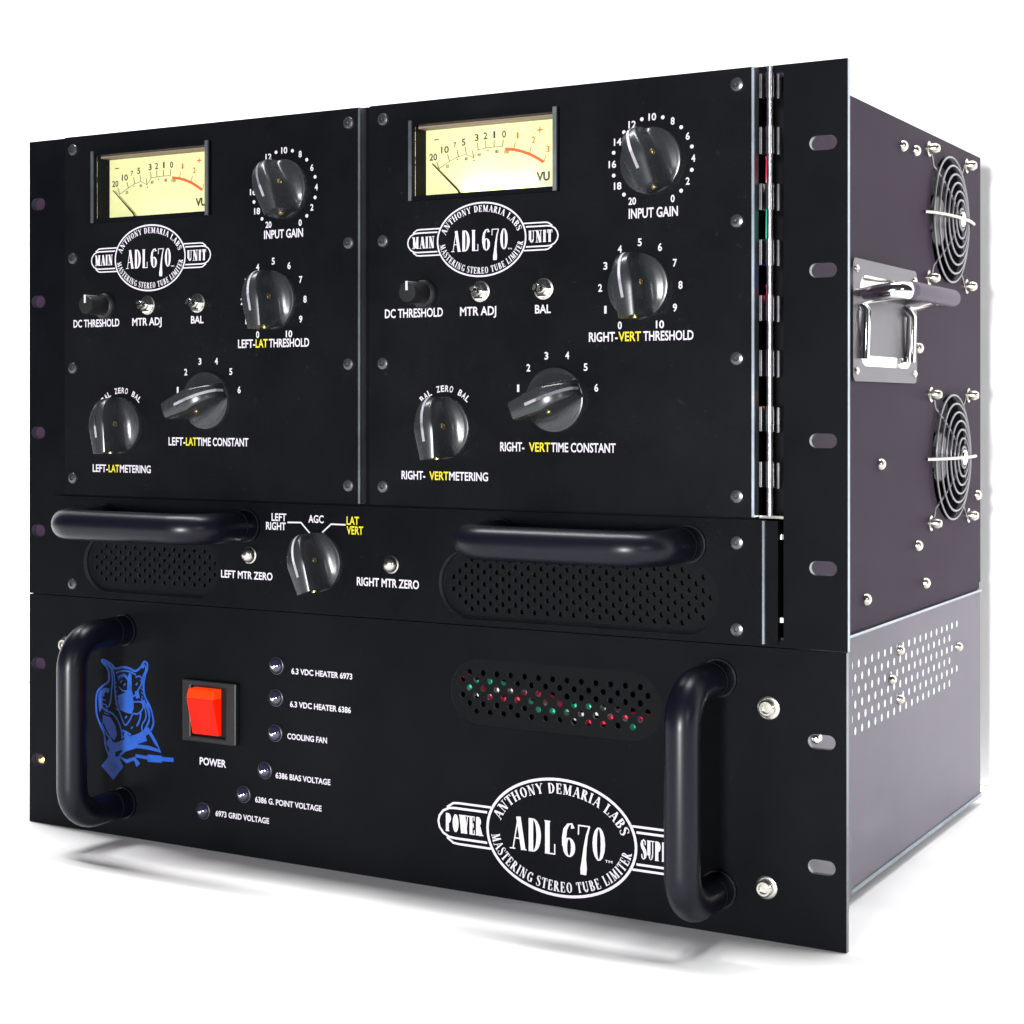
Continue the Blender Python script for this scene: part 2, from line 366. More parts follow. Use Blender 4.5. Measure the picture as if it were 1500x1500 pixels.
# ------------------------------------------------------------------ the setting
def quad_box(name, x0, x1, y0, y1, z0, z1):
    bm = bmesh.new(); box(bm, x0, x1, y0, y1, z0, z1); o = obj(name, bm, 'white'); o['kind'] = 'structure'; return o
quad_box('floor', -3500, 2500, -1500, 700, -40, 0)
quad_box('backdrop', -3500, 2500, 374, 400, .5, 2600)

# ------------------------------------------------------------------ reusable small parts
def screw_bm(r=3.4, h=1.5):
    bm = lathe([(r, 0), (r, .4), (r * .86, h * .75), (r * .5, h), (r * .36, h), (r * .30, h - .9), (0, h - .9)], 20)
    return bm
def hexhead(bm_r=3.2): return lathe([(3.2, 0), (3.2, .8), (2.4, 1.9), (1.2, 2.4), (0, 2.5)], 18)
def knob_proto(parent, loc, rot):
    H = 21.
    ts = [-15.2, -15.1, -13.5, -11, -8, -5, -2.5, 0, 2.5, 5, 7.5, 10, 12, 13.5, 14.6, 15.2]
    def hh(t): return H if t <= 0 else 8 + (H - 8) * math.sqrt(max(0, 1 - (t / 15.6) ** 2.0))
    def prof(t):
        h = hh(t) - 3.; B = math.sqrt(max(15.35 ** 2 - t * t, 3.)); wf = 1 - .22 * -t / 15 if t < 0 else 1 - .42 * t / 15
        W = 6.7 * wf; B = max(B, W * 1.02)
        pts = [(B, 0.), (W + (B - W) * .52, .05), (W + (B - W) * .20, .11), (W * 1.06, .20), (W * .98, .40), (W * .93, .70), (W * .88, .91), (W * .80, .97), (W * .62, 1.0), (0, 1.01)]
        return [(a, 3. + b * h) for a, b in pts]
    bm = bmesh.new(); rows = []
    for t in ts:
        p = prof(t); line = [(-a, b) for a, b in p] + [(a, b) for a, b in reversed(p[:-1])]
        rows.append([bm.verts.new((a, -b, t)) for a, b in line])
    for a, b in zip(rows, rows[1:]):
        for i in range(len(a) - 1): bm.faces.new((a[i], a[i + 1], b[i + 1], b[i]))
    bm.faces.new(rows[0]); bm.faces.new(rows[-1][::-1])
    bmesh.ops.recalc_face_normals(bm, faces=bm.faces[:])
    lathe([(15.9, 0), (15.9, 2.2), (15.5, 3.1), (14.5, 3.4), (0, 3.4)], 48, bm=bm)
    k = obj('knob', bm, 'knob', parent, True, loc, (0, R(rot), 0))
    tl = [15.3, 15.2, 14.6, 13.5, 12, 10, 7.5, 5, 2.5, 0, -2.5, -6.5]
    pb = bmesh.new(); prev = None
    for i, t in enumerate(tl):
        z = t + .22 * max(0, t / 15) ** 2; h = (hh(t) - 3.) * 1.01 + 3. + .22
        if i == 0: h = 5.
        cur = [pb.verts.new((sx * .72, -h, z)) for sx in (-1, 1)]
        if prev: pb.faces.new((prev[0], prev[1], cur[1], cur[0]))
        prev = cur
    bmesh.ops.solidify(pb, geom=pb.faces[:], thickness=.12)
    local('pointer_line', pb, 'print', k)
    local('set_screw', lathe([(1.5, -.6), (1.5, .35), (1.1, .5), (.7, .2), (0, .2)], 12, 'x'), 'brass', k, True, (6.35, -12.0, 0))
    local('set_screw', lathe([(1.4, -.6), (1.4, .3), (.9, .4), (0, .2)], 12, 'z'), 'brass', k, True, (0, -11, -15.4), (R(180), 0, 0))
    return k

# ================================================================== UPPER UNIT
MU = thing('limiter_unit', 'tall black upper unit with two lit yellow meters and plum grey side with fans', 'audio limiter', (-249, 0, 134.5))
DY = -6.     # front of the doors
Z0, Z1 = 134.6, 400.
slots = [363, 305.7, 228.9, 171.5]
# chassis: open-fronted sheet metal box
def chassis(x0, x1, y0, y1, z0, z1, t, mats, side_loops, parent, label):
    bm = bmesh.new()
    box(bm, x0, x0 + t, y0, y1, z0, z1); box(bm, x0 + t, x1 - t, y0, y1, z1 - t, z1); box(bm, x0 + t, x1 - t, y0, y1, z0, z0 + t)
    box(bm, x0 + t, x1 - t, y1 - t, y1, z0 + t, z1 - t)
    plate(bm, [rect(y0, y1, z0, z1)] + side_loops, x1 - t, x1, lambda u, d, v: (d, u, v), hole_mi=1)
    return obj('chassis', bm, mats, parent, label=label)
FANS = [(248, 352), (252, 215)]
chassis(-474, -24, 3, 321, 136.6, 397, 2, ['purple', 'edge'], [circ(y, z, 36, 40) for y, z in FANS], MU, 'plum grey steel case with two round fan openings')
b = bmesh.new(); box(b, -470, -44, 5, 8, 139, 395); obj('dark_backing', b, 'dark', MU)  # dark sheet behind the openings; its near-black stands in for shade
b = bmesh.new(); box(b, -499.3, -25, 3.1, 3.35, 131.8, 136.2); obj('dark_backing', b, 'dark', MU)  # added dark strip that stops light leaking through the seam
b = bmesh.new(); box(b, -60, -27, 36, 38, 139, 395); obj('dark_cavity_sheet', b, 'dark', MU)  # dark sheet closing the hinge recess; shade is put into its colour

# base panel, ears
holes = [stadium(-18.2, -5.2, z - 3.3, z + 3.3, 6) for z in slots] + [stadium(-497.8, -487.0, z - 3.5, z + 3.5, 6) for z in slots]
holes += [rect(-44.5, -30.5, 137.5, 396.8), stadium(-212, -62, 139.4, 171.1, 10), stadium(-452.5, -356, 140.3, 169.7, 10), rect(-226, -144.8, 350.6, 387.2), rect(-441, -359.8, 350.6, 387.2)]
right_bare = lambda p, q: 1 if p[0] > -1 and q[0] > -1 else 0
b = bmesh.new(); plate(b, [rect(-499.5, -.2, Z0, Z1)] + holes, 0, 3, edge_mi=right_bare, hole_mi=2)
obj('front_panel', b, ['paint', 'bare', 'edge'], MU, label='black rack panel with slotted ears')
b = bmesh.new(); box(b, -499.3, -474.2, 3.4, 4.8, 132.2, Z1 - .6)
obj('slot_backing', b, 'purple', MU)  # added sheet keeping the bright backdrop out of the left slots

# lower strip with the two grilles and handles
SY = -3.
GR = (-213.5, -60.5, 137.9, 172.6); GL = (-454, -354.5, 138.8, 171.2)
b = bmesh.new(); plate(b, [rect(-476.5, -39.8, 135.4, 192.6), stadium(*GR, 10), stadium(*GL, 10)], SY, -.2, edge_mi=lambda p, q: 1 if p[0] > -41 and q[0] > -41 else 0, hole_mi=1)
strip = obj('lower_rail', b, ['paint', 'edge'], MU, label='black rail with two oval grilles below the doors')
def grille(parent, g, px_, pz_, rh, y0, y1, name='grille'):
    x0, x1, z0, z1 = g; rr = (z1 - z0) / 2; zc = (z0 + z1) / 2; hs = []
    nr = int((z1 - z0 - 3) / pz_); 
    for j in range(nr + 1):
        z = zc + (j - nr / 2) * pz_; off = (j % 2) * px_ / 2; x = x0 + 1 + off
        while x < x1:
            ok = True
            m = rh + 1.3
            if x < x0 + rr: ok = math.hypot(x - x0 - rr, z - zc) < rr - m
            if x > x1 - rr: ok = math.hypot(x - x1 + rr, z - zc) < rr - m
            if abs(z - zc) > rr - m: ok = False
            if ok: hs.append(circ(x, z, rh, 10))
            x += px_
    bm = bmesh.new(); plate(bm, [stadium(x0 - 1.5, x1 + 1.5, z0 - 1.5, z1 + 1.5, 12)] + hs, y0, y1, hole_mi=1)
    return obj(name, bm, ['grille', 'edge'], parent, label='oval field of small round holes')


grille(MU, (-211.5, -62.5, 139.9, 170.6), 7.2, 3.12, 1.35, .3, 1.3)
grille(MU, (-452, -356.5, 140.8, 169.2), 7.2, 3.12, 1.35, .3, 1.3)
# a few things seen through the holes

# doors
def door(x0, x1, meter, label):
    b = bmesh.new()
    plate(b, [rect(x0, x1, 193.9, 399.2), meter], DY, -.25, edge_mi=lambda p, q: 1 if p[0] > x1 - 1 and q[0] > x1 - 1 else 0)
    d = obj('door', b, ['door', 'edge'], MU, label=label)
    b = bmesh.new(); box(b, x1 - 1.1, x1 + .15, DY - .25, DY + .5, 194.0, 399.1); obj('door_lit_edge', b, 'bare' if x1 > -100 else 'edge', MU)  # added metal strip that draws the lit line along the door edge
    return d
MR = rect(-226, -144.8, 350.6, 387.2); ML = rect(-441, -359.8, 350.6, 387.2)
doorL = door(-465.6, -259.6, ML, 'left black satin door'); doorR = door(-253.6, -42.4, MR, 'right black satin door beside the hinge')
# door screws
scr = None
for x in (-459, -266.6, -245.1, -50.6):
    for z in (391.6, 329.3, 266.4, 203.3):
        if scr is None: scr = obj('screw', screw_bm(), 'screw', MU, True, (x, DY, z))
        else: copy_part(scr, MU, (x, DY, z), (0, random.uniform(0, 3), 0))
for x, z in ((-51.8, 181.8), (-51.8, 141.9), (-462.1, 142.1), (-462.1, 181.8)): copy_part(scr, MU, (x, SY, z))

# printed legends -----------------------------------------------------------
def dial(bm, cx_, cz_, r, items, y, h=3.3):
    for a, s in items:
        x, z = cx_ + r * math.sin(R(a)), cz_ + r * math.cos(R(a))
        if s == '.': poly(bm, circ(x, z, .95, 12), y)
        else: csans(bm, s, x, z, h, y, .60, bold=.022)
PY = DY - .12
GAIN = [(i * 15.0 - 150, s) for i, s in enumerate(['20', '.', '18', '.', '16', '.', '14', '.', '12', '.', '10', '.', '8', '.', '6', '.', '4', '.', '2', '.', '0'])]
THR = [(i * 30 - 150, str(i)) for i in range(11)]
TC = [(-75, '1'), (-45, '2'), (-15, '3'), (15, '4'), (45, '5'), (75, '6')]
for off, side, acc in ((0, 'R', 'VERT'), (-215, 'L', 'LAT')):
    dr = doorR if side == 'R' else doorL
    b = bmesh.new()
    gx, gz = -93.3 + off, 359.6
    dial(b, gx, gz, 20.9, GAIN, PY); sub('dial_scale', b, 'print', dr); b = bmesh.new()
    tx, tz = (-99.8 if side == 'R' else -315.6), 301
    dial(b, tx, tz, 20.9, THR, PY, 3.5); sub('dial_scale', b, 'print', dr); b = bmesh.new()
    cx_, cz_ = (-144.2 if side == 'R' else -360), 247.6
    dial(b, cx_, cz_, 22.2, TC, PY, 3.5); sub('dial_scale', b, 'print', dr); b = bmesh.new()
    mx_, mz_ = (-208 if side == 'R' else -422.6), 233.6
    for wd, a in (('BAL', -35), ('ZERO', 0), ('BAL', 35)):
        L = len(wd)
        for i, ch in enumerate(wd):
            aa = a + (i - (L - 1) / 2) * 7.6
            csans(b, ch, mx_ + 19.8 * math.sin(R(aa)), mz_ + 19.8 * math.cos(R(aa)), 3.1, PY, .66, R(aa), bold=.022)
    sub('dial_scale', b, 'print', dr); b = bmesh.new()
    if side == 'R':
        T = [('INPUT GAIN', -105.6, -80.2, 333.3, 4.6), ('RIGHT-', -126.7, -111.4, 275.4, 4.4), ('THRESHOLD', -98.0, -72.3, 275.4, 4.4), ('RIGHT-', -175.8, -162.2, 222.4, 4.4), ('TIME CONSTANT', -147.4, -112.5, 222.4, 4.4),
             ('RIGHT-', -233.9, -219.6, 207.4, 4.2), ('METERING', -205.4, -182.8, 207.4, 4.2), ('DC THRESHOLD', -244.1, -209.1, 289.7, 4.4), ('MTR ADJ', -199, -178.1, 289.7, 4.3), ('BAL', -156.2, -147.5, 289.8, 4.1)]
        Yt = [('VERT', -111.0, -99.2, 275.4, 4.4), ('VERT', -159.6, -147.8, 222.4, 4.4), ('VERT', -217.2, -205.8, 207.4, 4.2)]
    else:
        T = [('INPUT GAIN', -321.7, -296.0, 334.0, 4.5), ('LEFT-', -339.3, -327.7, 276.0, 4.4), ('THRESHOLD', -318.5, -292, 276.0, 4.4), ('LEFT-', -388, -376.0, 222.9, 4.4), ('TIME CONSTANT', -367.8, -332.3, 222.9, 4.4),
             ('LEFT-', -444, -432.4, 207.2, 4.2), ('METERING', -423.6, -400.9, 207.2, 4.2), ('DC THRESHOLD', -458.7, -424, 289.7, 4.2), ('MTR ADJ', -414.4, -393, 289.7, 4.2), ('BAL', -372, -363.2, 290.0, 4.0)]
        Yt = [('LAT', -327.4, -319.4, 276.0, 4.4), ('LAT', -375.6, -368.0, 222.9, 4.4), ('LAT', -432.0, -424.2, 207.2, 4.2)]
    b.free()
    for s, a, c, z, h in T: b = bmesh.new(); sans(b, s, a, c, z, h, PY, .018); sub('legend', b, 'print', dr)['label'] = 'white printed words ' + s
    for s, a, c, z, h in Yt: b = bmesh.new(); sans(b, s, a, c, z, h, PY, .018); sub('legend', b, 'yprint', dr)['label'] = 'yellow printed word ' + s
    e = emblem(dr, (-186.8 if side == 'R' else -401.6), 327.3, .62, PY, 'MAIN', 'UNIT', 1.04)

# knobs
k0 = knob_proto(MU, (-93.3, DY, 359.6), -24)
for x, z, a in ((-99.8, 301, -11), (-144.2, 247.6, 69), (-208, 233.6, -9), (-308.3, 359.6, -24), (-315.6, 301, -11), (-360, 247.6, 69), (-422.6, 233.6, -9)):
    copy_part(k0, MU, (x, DY, z), (0, R(a), 0))
copy_part(k0, MU, (-288, SY, 162.4), (0, R(-20), 0))

# small collet knobs and shaft trimmers
def small_knob(x, z):
    k = obj('small_knob', lathe([(7.4, 0), (7.4, 2.5), (6.6, 3.6), (5.6, 4.2), (5.2, 16.5), (4.8, 17.2), (0, 17.4)], 32), 'plastic', MU, True, (x, DY, z))
    b = bmesh.new(); box(b, -.6, .6, -17.7, -17.3, 1.0, 4.9); box(b, -.6, .6, -17.7, -8, 4.9, 5.5); local('pointer_line', b, 'print', k)
    return k
sk = small_knob(-219.5, 301.2); copy_part(sk, MU, (-433.5, DY, 301.2))
def trimmer(x, z, a):
    b = lathe([(4.9, 0), (4.9, 1.8), (4.2, 2.3), (3.3, 2.3), (3.3, 4.2), (2.3, 4.3)], 6); 
    t = obj('trimmer', b, 'chrome', MU, False, (x, DY, z))
    b = lathe([(2.2, 4.2), (2.2, 7.6), (1.9, 8)], 16); 
    box(b, -1.95, -.45, -8.1, -7, -1.3, 1.3); box(b, .45, 1.95, -8.1, -7, -1.3, 1.3)
    local('slotted_shaft', b, 'steel', t, True, rot=(0, R(a), 0))
    local('washer', lathe([(5.3, 0), (5.3, .6), (4.4, .8)], 24), 'steel', t, True)
    return t
for x, z, a in ((-187.0, 301.5, 70), (-151.3, 301.6, 15), (-402.9, 300.9, 70), (-367.3, 301.0, 15)): trimmer(x, z, a)
def zero_adj(x, z):
    return obj('zero_adjuster', lathe([(4.7, 0), (4.7, .8), (4.1, 1.2), (4.0, 2.0), (3.4, 3.4), (2.1, 4.4), (.8, 4.8), (0, 4.85)], 24), 'steel', MU, True, (x, SY, z))
zero_adj(-333.6, 164.2); zero_adj(-242.0, 163.2)

# rail legends
Y2 = SY - .12
for s, a, c, z, h in (('LEFT', -319, -309.2, 183.2, 4.0), ('RIGHT', -322.7, -309.6, 178.4, 4.0), ('AGC', -294.7, -284.8, 183.0, 4.0), ('LEFT MTR ZERO', -353.4, -318.4, 151.2, 4.0), ('RIGHT MTR ZERO', -263.6, -225.3, 151.4, 4.3)): b = bmesh.new(); sans(b, s, a, c, z, h, Y2, .018); obj('legend', b, 'print', MU)['label'] = 'white printed words ' + s
b = bmesh.new(); ribbon(b, [(-308.4, 182.6), (-299.5, 182.8), (-293.6, 177.2)], .8, Y2); obj('leader_line', b, 'print', MU)
b = bmesh.new(); ribbon(b, [(-270.8, 182.6), (-280.0, 182.6), (-286.2, 177.6)], .8, Y2); obj('leader_line', b, 'print', MU)
for s, c, z in (('LAT', -262.3, 182.8), ('VERT', -259.7, 177.8)): b = bmesh.new(); sans(b, s, -270.1, c, z, 4.2, Y2, .018); obj('legend', b, 'yprint', MU)['label'] = 'yellow printed word ' + s

# meters
def meter(x0, D, label):
    """x0: left edge of the opening; D: marks on the card in world mm"""
    x1 = x0 + 81.2; z0, z1 = 350.6, 387.2
    b = bmesh.new(); plate(b, [rect(x0 - 2.2, x1 + 2.2, z0 - 2.0, z1 + 2.0), rect(x0 + .3, x1 - .3, z0 + .3, z1 - .3)], -8.2, 3.6)
    m = obj('meter', b, 'paint', MU, label=label)
    def sub(name, bm, mt, sm=False):
        o = obj(name, bm, mt, None, sm); o.parent = m; o.location = -m.location - MU.location + Vector(MU.location); o.location = Vector((0, 0, 0)) - (m.location + MU.location); return o
    b = bmesh.new(); box(b, x1 - .1, x1 + 2.0, -9.2, -8.1, z0 - 2, z1 + 2); sub('side_trim', b, 'edge')
    b = bmesh.new(); box(b, x0 - 2.0, x0 - .2, -9.0, -8.1, z0 - 2, z1 + 2); sub('side_trim', b, 'edge')
    b = bmesh.new(); box(b, x0 + .3, x1 - .3, -3, 3.6, z1 - 1.6, z1 - .4); sub('upper_shade', b, 'brown')
    b = bmesh.new(); box(b, x0 + .5, x1 - .5, 4.0, 4.6, z0 + .4, z1 - .6); sub('dial_face', b, 'dial')
    yf = 3.9; b = bmesh.new()
    pos = D['num']
    for s, (x, z) in zip(['20', '10', '7', '5', '', '3', '2', '1', '0'], pos):
        if s: csans(b, s, x, z, 3.4 if s not in ('7',) else 2.6, yf, .68, bold=.022)
    px_, pz_ = D['pivot'];
    # scale ticks between upper figures and lower figures
    up = pos
    for (x, z) in up: ribbon(b, [(x + (px_ + 18 - x) * .06, z - 2.6), (x + (px_ + 18 - x) * .10, z - 6.0)], .45, yf)
    for i, (x, z) in enumerate(up[1:]):
        xx, zz = x + 1.5, z - 7.6 if i < 7 else z - 8.0
        csans(b, ['20', '', '40', '', '60', '', '80', '100'][i], xx, zz - 1.0, 1.7, yf, .6, bold=.022) if ['20', '', '40', '', '60', '', '80', '100'][i] else poly(b, circ(xx, zz, .45, 8), yf)
    arc = [(x + (px_ + 18 - x) * .10, z - 6.2) for x, z in up]
    ribbon(b, arc, .3, yf)
    ribbon(b, [(D['pivot'][0] - 15.5, 380.6), (D['pivot'][0] - 12.6, 380.6)], .5, yf)
    sans(b, 'VU', D['vu'], D['vu'] + 7.6, 355.8, 4.2, yf, .05)
    sub('scale_marks', b, 'ink')
    b = bmesh.new(); ribbon(b, D['red'], 1.5, yf)
    for s, (x, z) in zip(['1', '2', '3'], D['rnum']): csans(b, s, x, z, 3.0, yf, .62, bold=.022)
    for (x, z) in D['rnum']: ribbon(b, [(x - 1.2, z - 3.2), (x - 2.2, z - 6.5)], .45, yf)
    ribbon(b, [(D['rnum'][1][0] + 2.0, 380.9), (D['rnum'][1][0] + 5.2, 380.9)], .6, yf); ribbon(b, [(D['rnum'][1][0] + 3.6, 379.4), (D['rnum'][1][0] + 3.6, 382.4)], .6, yf)
    sub('scale_marks', b, 'redink')
    nb = bmesh.new(); (tx_, tz_) = D['tip']; ribbon(nb, [(px_ + 1.5, 351.2), (px_, pz_), (tx_, tz_)], [1.2, .9, .5], 1.8); bmesh.ops.solidify(nb, geom=nb.faces[:], thickness=.3); sub('needle', nb, 'ink')
    nb = bmesh.new(); box(nb, x0 + .5, x1 - .5, 1.2, 3.8, z0 + .4, z0 + 1.6); sub('lower_lip', nb, 'brown')
    ld = bpy.data.lights.new('meter_lamp', 'AREA'); ld.shape = 'RECTANGLE'; ld.size = .045; ld.size_y = .003; ld.energy = D['glow']; ld.color = (1, .95, .8)
    lo = bpy.data.objects.new('meter_lamp', ld); COL.objects.link(lo); lo.parent = m; lo.location = Vector(((x0 + x1) / 2 + 4, -1.5, z0 + 2.2)) * S - ORIG[m.name]; lo.rotation_euler = (R(155), 0, 0)
    gb = bmesh.new(); box(gb, x0 + .5, x1 - .5, -6.4, -6.0, z0 + .5, z1 - .5); sub('glass', gb, 'glass')
    return m
meter(-226, dict(pivot=(-205.1, 353.8), tip=(-220.6, 368.3), num=[(-221.1, 371.9), (-214.1, 375.2), (-208.2, 377.2), (-203, 378.2), (-198.3, 376), (-195.3, 379.9), (-190.2, 380.4), (-185, 380.6), (-179.4, 380.4)],
     red=[(-178.8, 372.9), (-174, 372.3), (-169, 371), (-164, 369), (-159.6, 366.6), (-157.0, 364.8)], rnum=[(-171.6, 379.2), (-162.6, 376.4), (-154.5, 371.2)], vu=-161, glow=.012), 'glowing yellow level meter with its needle at the left end')
meter(-441, dict(pivot=(-420.8, 353.8), tip=(-436.2, 368.0), num=[(-436.2, 371.9), (-429, 375.0), (-423.7, 377.2), (-418.6, 378.2), (-413.6, 376), (-410.2, 379.7), (-405.4, 380.0), (-400.1, 380.2), (-394.5, 380.0)],
     red=[(-394, 372.6), (-389.4, 372), (-384.8, 370.8), (-380, 368.9), (-375.5, 366.4), (-372.6, 364.4)], rnum=[(-386.6, 378.6), (-378.2, 375.8), (-370, 371)], vu=-377.2, glow=.002), 'glowing yellow level meter on the left door')

# hinge
hs = [(396.3, 385.1), (372.0, 359.6), (346.2, 334.1), (320.7, 308.9), (295.2, 283.4), (270.3, 258.2), (244.5, 233.0), (219.3, 207.5)]
HX, HY = -36.2, -2.2
b = lathe([(0, 194.5), (1.5, 194.6), (1.5, 399.4), (0, 399.5)], 16, 'z', at=(HX, HY, 0)); hg = obj('hinge', b, 'tab', MU, True, label='long piano hinge between door and ear')
for z1, z0 in hs:
    for nm, bb in (('knuckle', lathe([(1.5, z0), (2.0, z0), (2.0, z1), (1.5, z1)], 16, 'z', at=(HX, HY, 0))), ('hinge_tab', bbox(-41.2, -39.8, -3.2, 1, z0, z1, .25)), ('hinge_tab', bbox(-33.2, -32.0, -1.6, 2.6, z0 - .6, z1 - .4, .25))):
        o = obj(nm, bb, 'tab', None, nm == 'knuckle'); o.parent = hg; o.location = -(hg.location + MU.location)
b = bmesh.new(); box(b, -42.3, -30.6, .2, 1.0, 193.2, 194.4); obj('hinge_stop', b, 'steel', MU)
for x, z0, z1, m in ((-39.4, 349, 357, 'wred'), (-39.2, 345, 349, 'wwhite'), (-39.4, 322, 334, 'wgreen'), (-39.0, 298, 307, 'wblue'), (-39.2, 294, 298, 'wred'), (-38.8, 245, 249, 'worange')):
    obj('wire', tube([(x - .6, 4, z0 - 2), (x, 2.4, z0), (x + .2, 2.4, z1), (x - .7, 4, z1 + 2)], .7, 8), m, MU, True)
b = bmesh.new(); box(b, -39.6, -38.5, -3.2, 1.2, 136, 192.2); obj('rail_edge_strip', b, 'edge', MU)  # added pale strip standing for the lit line on the rail edge
for z in (184.9, 147): obj('locating_pin', lathe([(1.4, -1), (1.4, 1.2), (.8, 1.8), (0, 1.9)], 12, 'z', at=(-31.6, .6, z)), 'chrome', MU, True)
b = bmesh.new(); box(b, -38.4, -32.7, -1.5, .8, 136.4, 192.2); obj('rail_edge_strip', b, 'paint', MU)

# handles
def handle(parent, x, z, length, horizontal, y0, mt='bar'):
    h = 42.; rb = 17.; L = length / 2; pts = []
    prof = [(-L, 0), (-L, -(h - rb))]
    for i in range(1, 9): a = R(90 * i / 9); prof.append((-L + rb - rb * math.cos(a), -(h - rb) - rb * math.sin(a)))
    prof.append((-L + rb, -h)); prof = prof + [(-a, c) for a, c in reversed(prof)]
    pts = [((a, c, 0) if horizontal else (0, c, a)) for a, c in prof]
    o = obj('handle', tube(pts, 8.2, 28), mt, parent, True, (x, y0, z))
    for s in (-1, 1):
        local('ferrule', tube([((s * L, 0, 0) if horizontal else (0, 0, s * L)), ((s * L, -1.6, 0) if horizontal else (0, -1.6, s * L))], 9.0, 24), 'bar', o, True)
        local('ferrule', tube([((s * L, -9.6, 0) if horizontal else (0, -9.6, s * L)), ((s * L, -10.0, 0) if horizontal else (0, -10.0, s * L))], 8.35, 24), 'dark', o, True)
    return o
handle(MU, -126.5, 180.2, 101, True, SY); handle(MU, -386, 180, 101, True, SY)

# side: latch handle, fans, rivets
SX = -24.
fx = lambda u, d, v: (SX + d, u, v)
b = bmesh.new(); plate(b, [stadium(74, 181.5, 256.8, 317.6, 5, 4), stadium(84, 172, 264.5, 310, 6, 9)], .1, 1.6, fx)
lp = obj('side_latch', b, 'plate', MU, label='grey latch plate with a recessed dish and a folding chrome grip')
def lsub(name, bm, mt, sm=True):
    o = obj(name, bm, mt, None, sm); o.parent = lp; o.location = -(lp.location + MU.location); return o
# dish: shallow pressed pocket; chrome slope stands in for its white highlight
b = bmesh.new(); rings = []
for k, (ins, dep) in enumerate(((0, 1.5), (1.0, .9), (2.5, .5), (5.5, .25), (14, .2))):
    rings.append([b.verts.new((SX + dep, u, v)) for u, v in stadium(84 + ins, 172 - ins, 264.5 + ins, 310 - ins, 6, max(9 - ins * .3, 4))])
for a, c in zip(rings, rings[1:]):
    for i in range(len(a)): b.faces.new((a[i], a[(i + 1) % len(a)], c[(i + 1) % len(a)], c[i])).material_index = 1 if a is rings[0] or a is rings[1] or a is rings[2] else 0
b.faces.new(rings[-1]); bmesh.ops.recalc_face_normals(b, faces=b.faces[:]); lsub('dish', b, ['plate', 'chrome'])
pts = [(SX + .5, 86, 299), (SX + 16, 86, 301)]
for i in range(1, 7): a = R(90 * i / 6); pts.append((SX + 16 + 9 * math.sin(a), 86 + 9 - 9 * math.cos(a), 301.5))
pts.append((SX + 25, 160, 301.5))
for i in range(1, 7): a = R(90 * i / 6); pts.append((SX + 16 + 9 * math.cos(a), 160 + 9 * math.sin(a), 301.5))
pts += [(SX + .5, 169, 299)]
lsub('grip', tube(pts, 4.4, 18), 'chrome')
lsub('grip', bbox(SX + 20.5, SX + 30, 88, 168, 297, 306, 4.2, 5), 'flap')  # grip face with the plum reflection put into its colour
for u in (87, 165): lsub('grip_post', tube([(SX + .8, u, 296), (SX + 3.6, u, 292), (SX + 2.8, u, 268)], 2.7, 10), 'chrome')
for u in (79, 177):
    for v in (262, 312.4): lsub('screw', lathe([(2.1, 1.5), (2.0, 2.2), (1.0, 3.0), (0, 3.1)], 12, 'x', at=(SX, u, v)), 'steel')

def fan(y, z, label):
    f = obj('fan', lathe([(36, 0), (36, -2), (37.2, -22), (0, -22)], 40, 'x'), 'dark', MU, True, (SX - 1, y, z), label=label)
    local('hub', lathe([(15, -20), (15, -5), (13.5, -3.6), (0, -3.4)], 28, 'x'), 'knob', f, True)
    for i in range(7):
        a0 = 2 * math.pi * i / 7; bb = bmesh.new(); g = []
        for r_ in (14, 21, 28, 34):
            row = []
            for k in range(4):
                a = a0 + k * .19 + (r_ - 14) * .012; row.append(bb.verts.new((-4 - k * 2.6, r_ * math.cos(a), r_ * math.sin(a))))
            g.append(row)
        for p, q in zip(g, g[1:]):
            for k in range(3): bb.faces.new((p[k], p[k + 1], q[k + 1], q[k]))
        bmesh.ops.solidify(bb, geom=bb.faces[:], thickness=.8)
        local('blade', bb, 'knob', f, True)
    dome = lambda r_: 2.0 + 7.5 * (1 - (r_ / 40) ** 2)
    for r_ in (6, 11, 16, 21, 26, 31, 36):
        local('guard_ring', tube([(dome(r_), r_ * math.cos(2 * math.pi * i / 40), r_ * math.sin(2 * math.pi * i / 40)) for i in range(40)], .62, 8, closed=True), 'guard', f, True)
    local('guard_cap', lathe([(4.5, 9.8), (4, 10.6), (0, 11)], 16, 'x'), 'chrome', f, True)
    for a in (45, 135, 225, 315):
        c, s_ = math.cos(R(a)), math.sin(R(a))
        local('guard_strut', tube([(dome(r_) - 1.3 if r_ < 44 else 1.2, r_ * c, r_ * s_) for r_ in (3, 10, 18, 26, 34, 40, 45, 51.5)], .6, 8), 'guard', f, True)
    local('guard_strut', tube([(x_, r_, 0) for x_, r_ in ((2.2, -50), (5.5, -44), (8.6, -30), (10.6, -12), (10.6, 12), (8.2, 30), (3.4, 40))], 1.0, 8), 'steel', f, True)
    for sy in (-1, 1):
        for sz in (-1, 1):
            local('screw', lathe([(4.4, 1), (4.4, 1.8), (3.0, 2.2), (3.0, 5.5), (1.9, 7.4), (0, 7.6)], 16, 'x', at=(0, sy * 39.5, sz * 36)), 'steel', f, True)
    return f
f1 = fan(*FANS[0], 'upper round fan behind a chrome wire guard'); f2 = copy_part(f1, MU, (SX - 1, *FANS[1])); f2['label'] = 'lower round fan behind a chrome wire guard'
rv = None
for y, z in ((160.3, 383.3), (184, 383.8), (121.4, 214.7), (189.2, 276.3), (187.9, 168.2), (202.3, 146.4), (98.1, 147.4), (312.8, 190.3)):
    if rv is None: rv = obj('rivet', lathe([(3.3, 0), (3.2, .9), (2.3, 2.3), (1.0, 3.0), (0, 3.1)], 18, 'x'), 'steel', MU, True, (SX, y, z))
    else: copy_part(rv, MU, (SX, y, z))
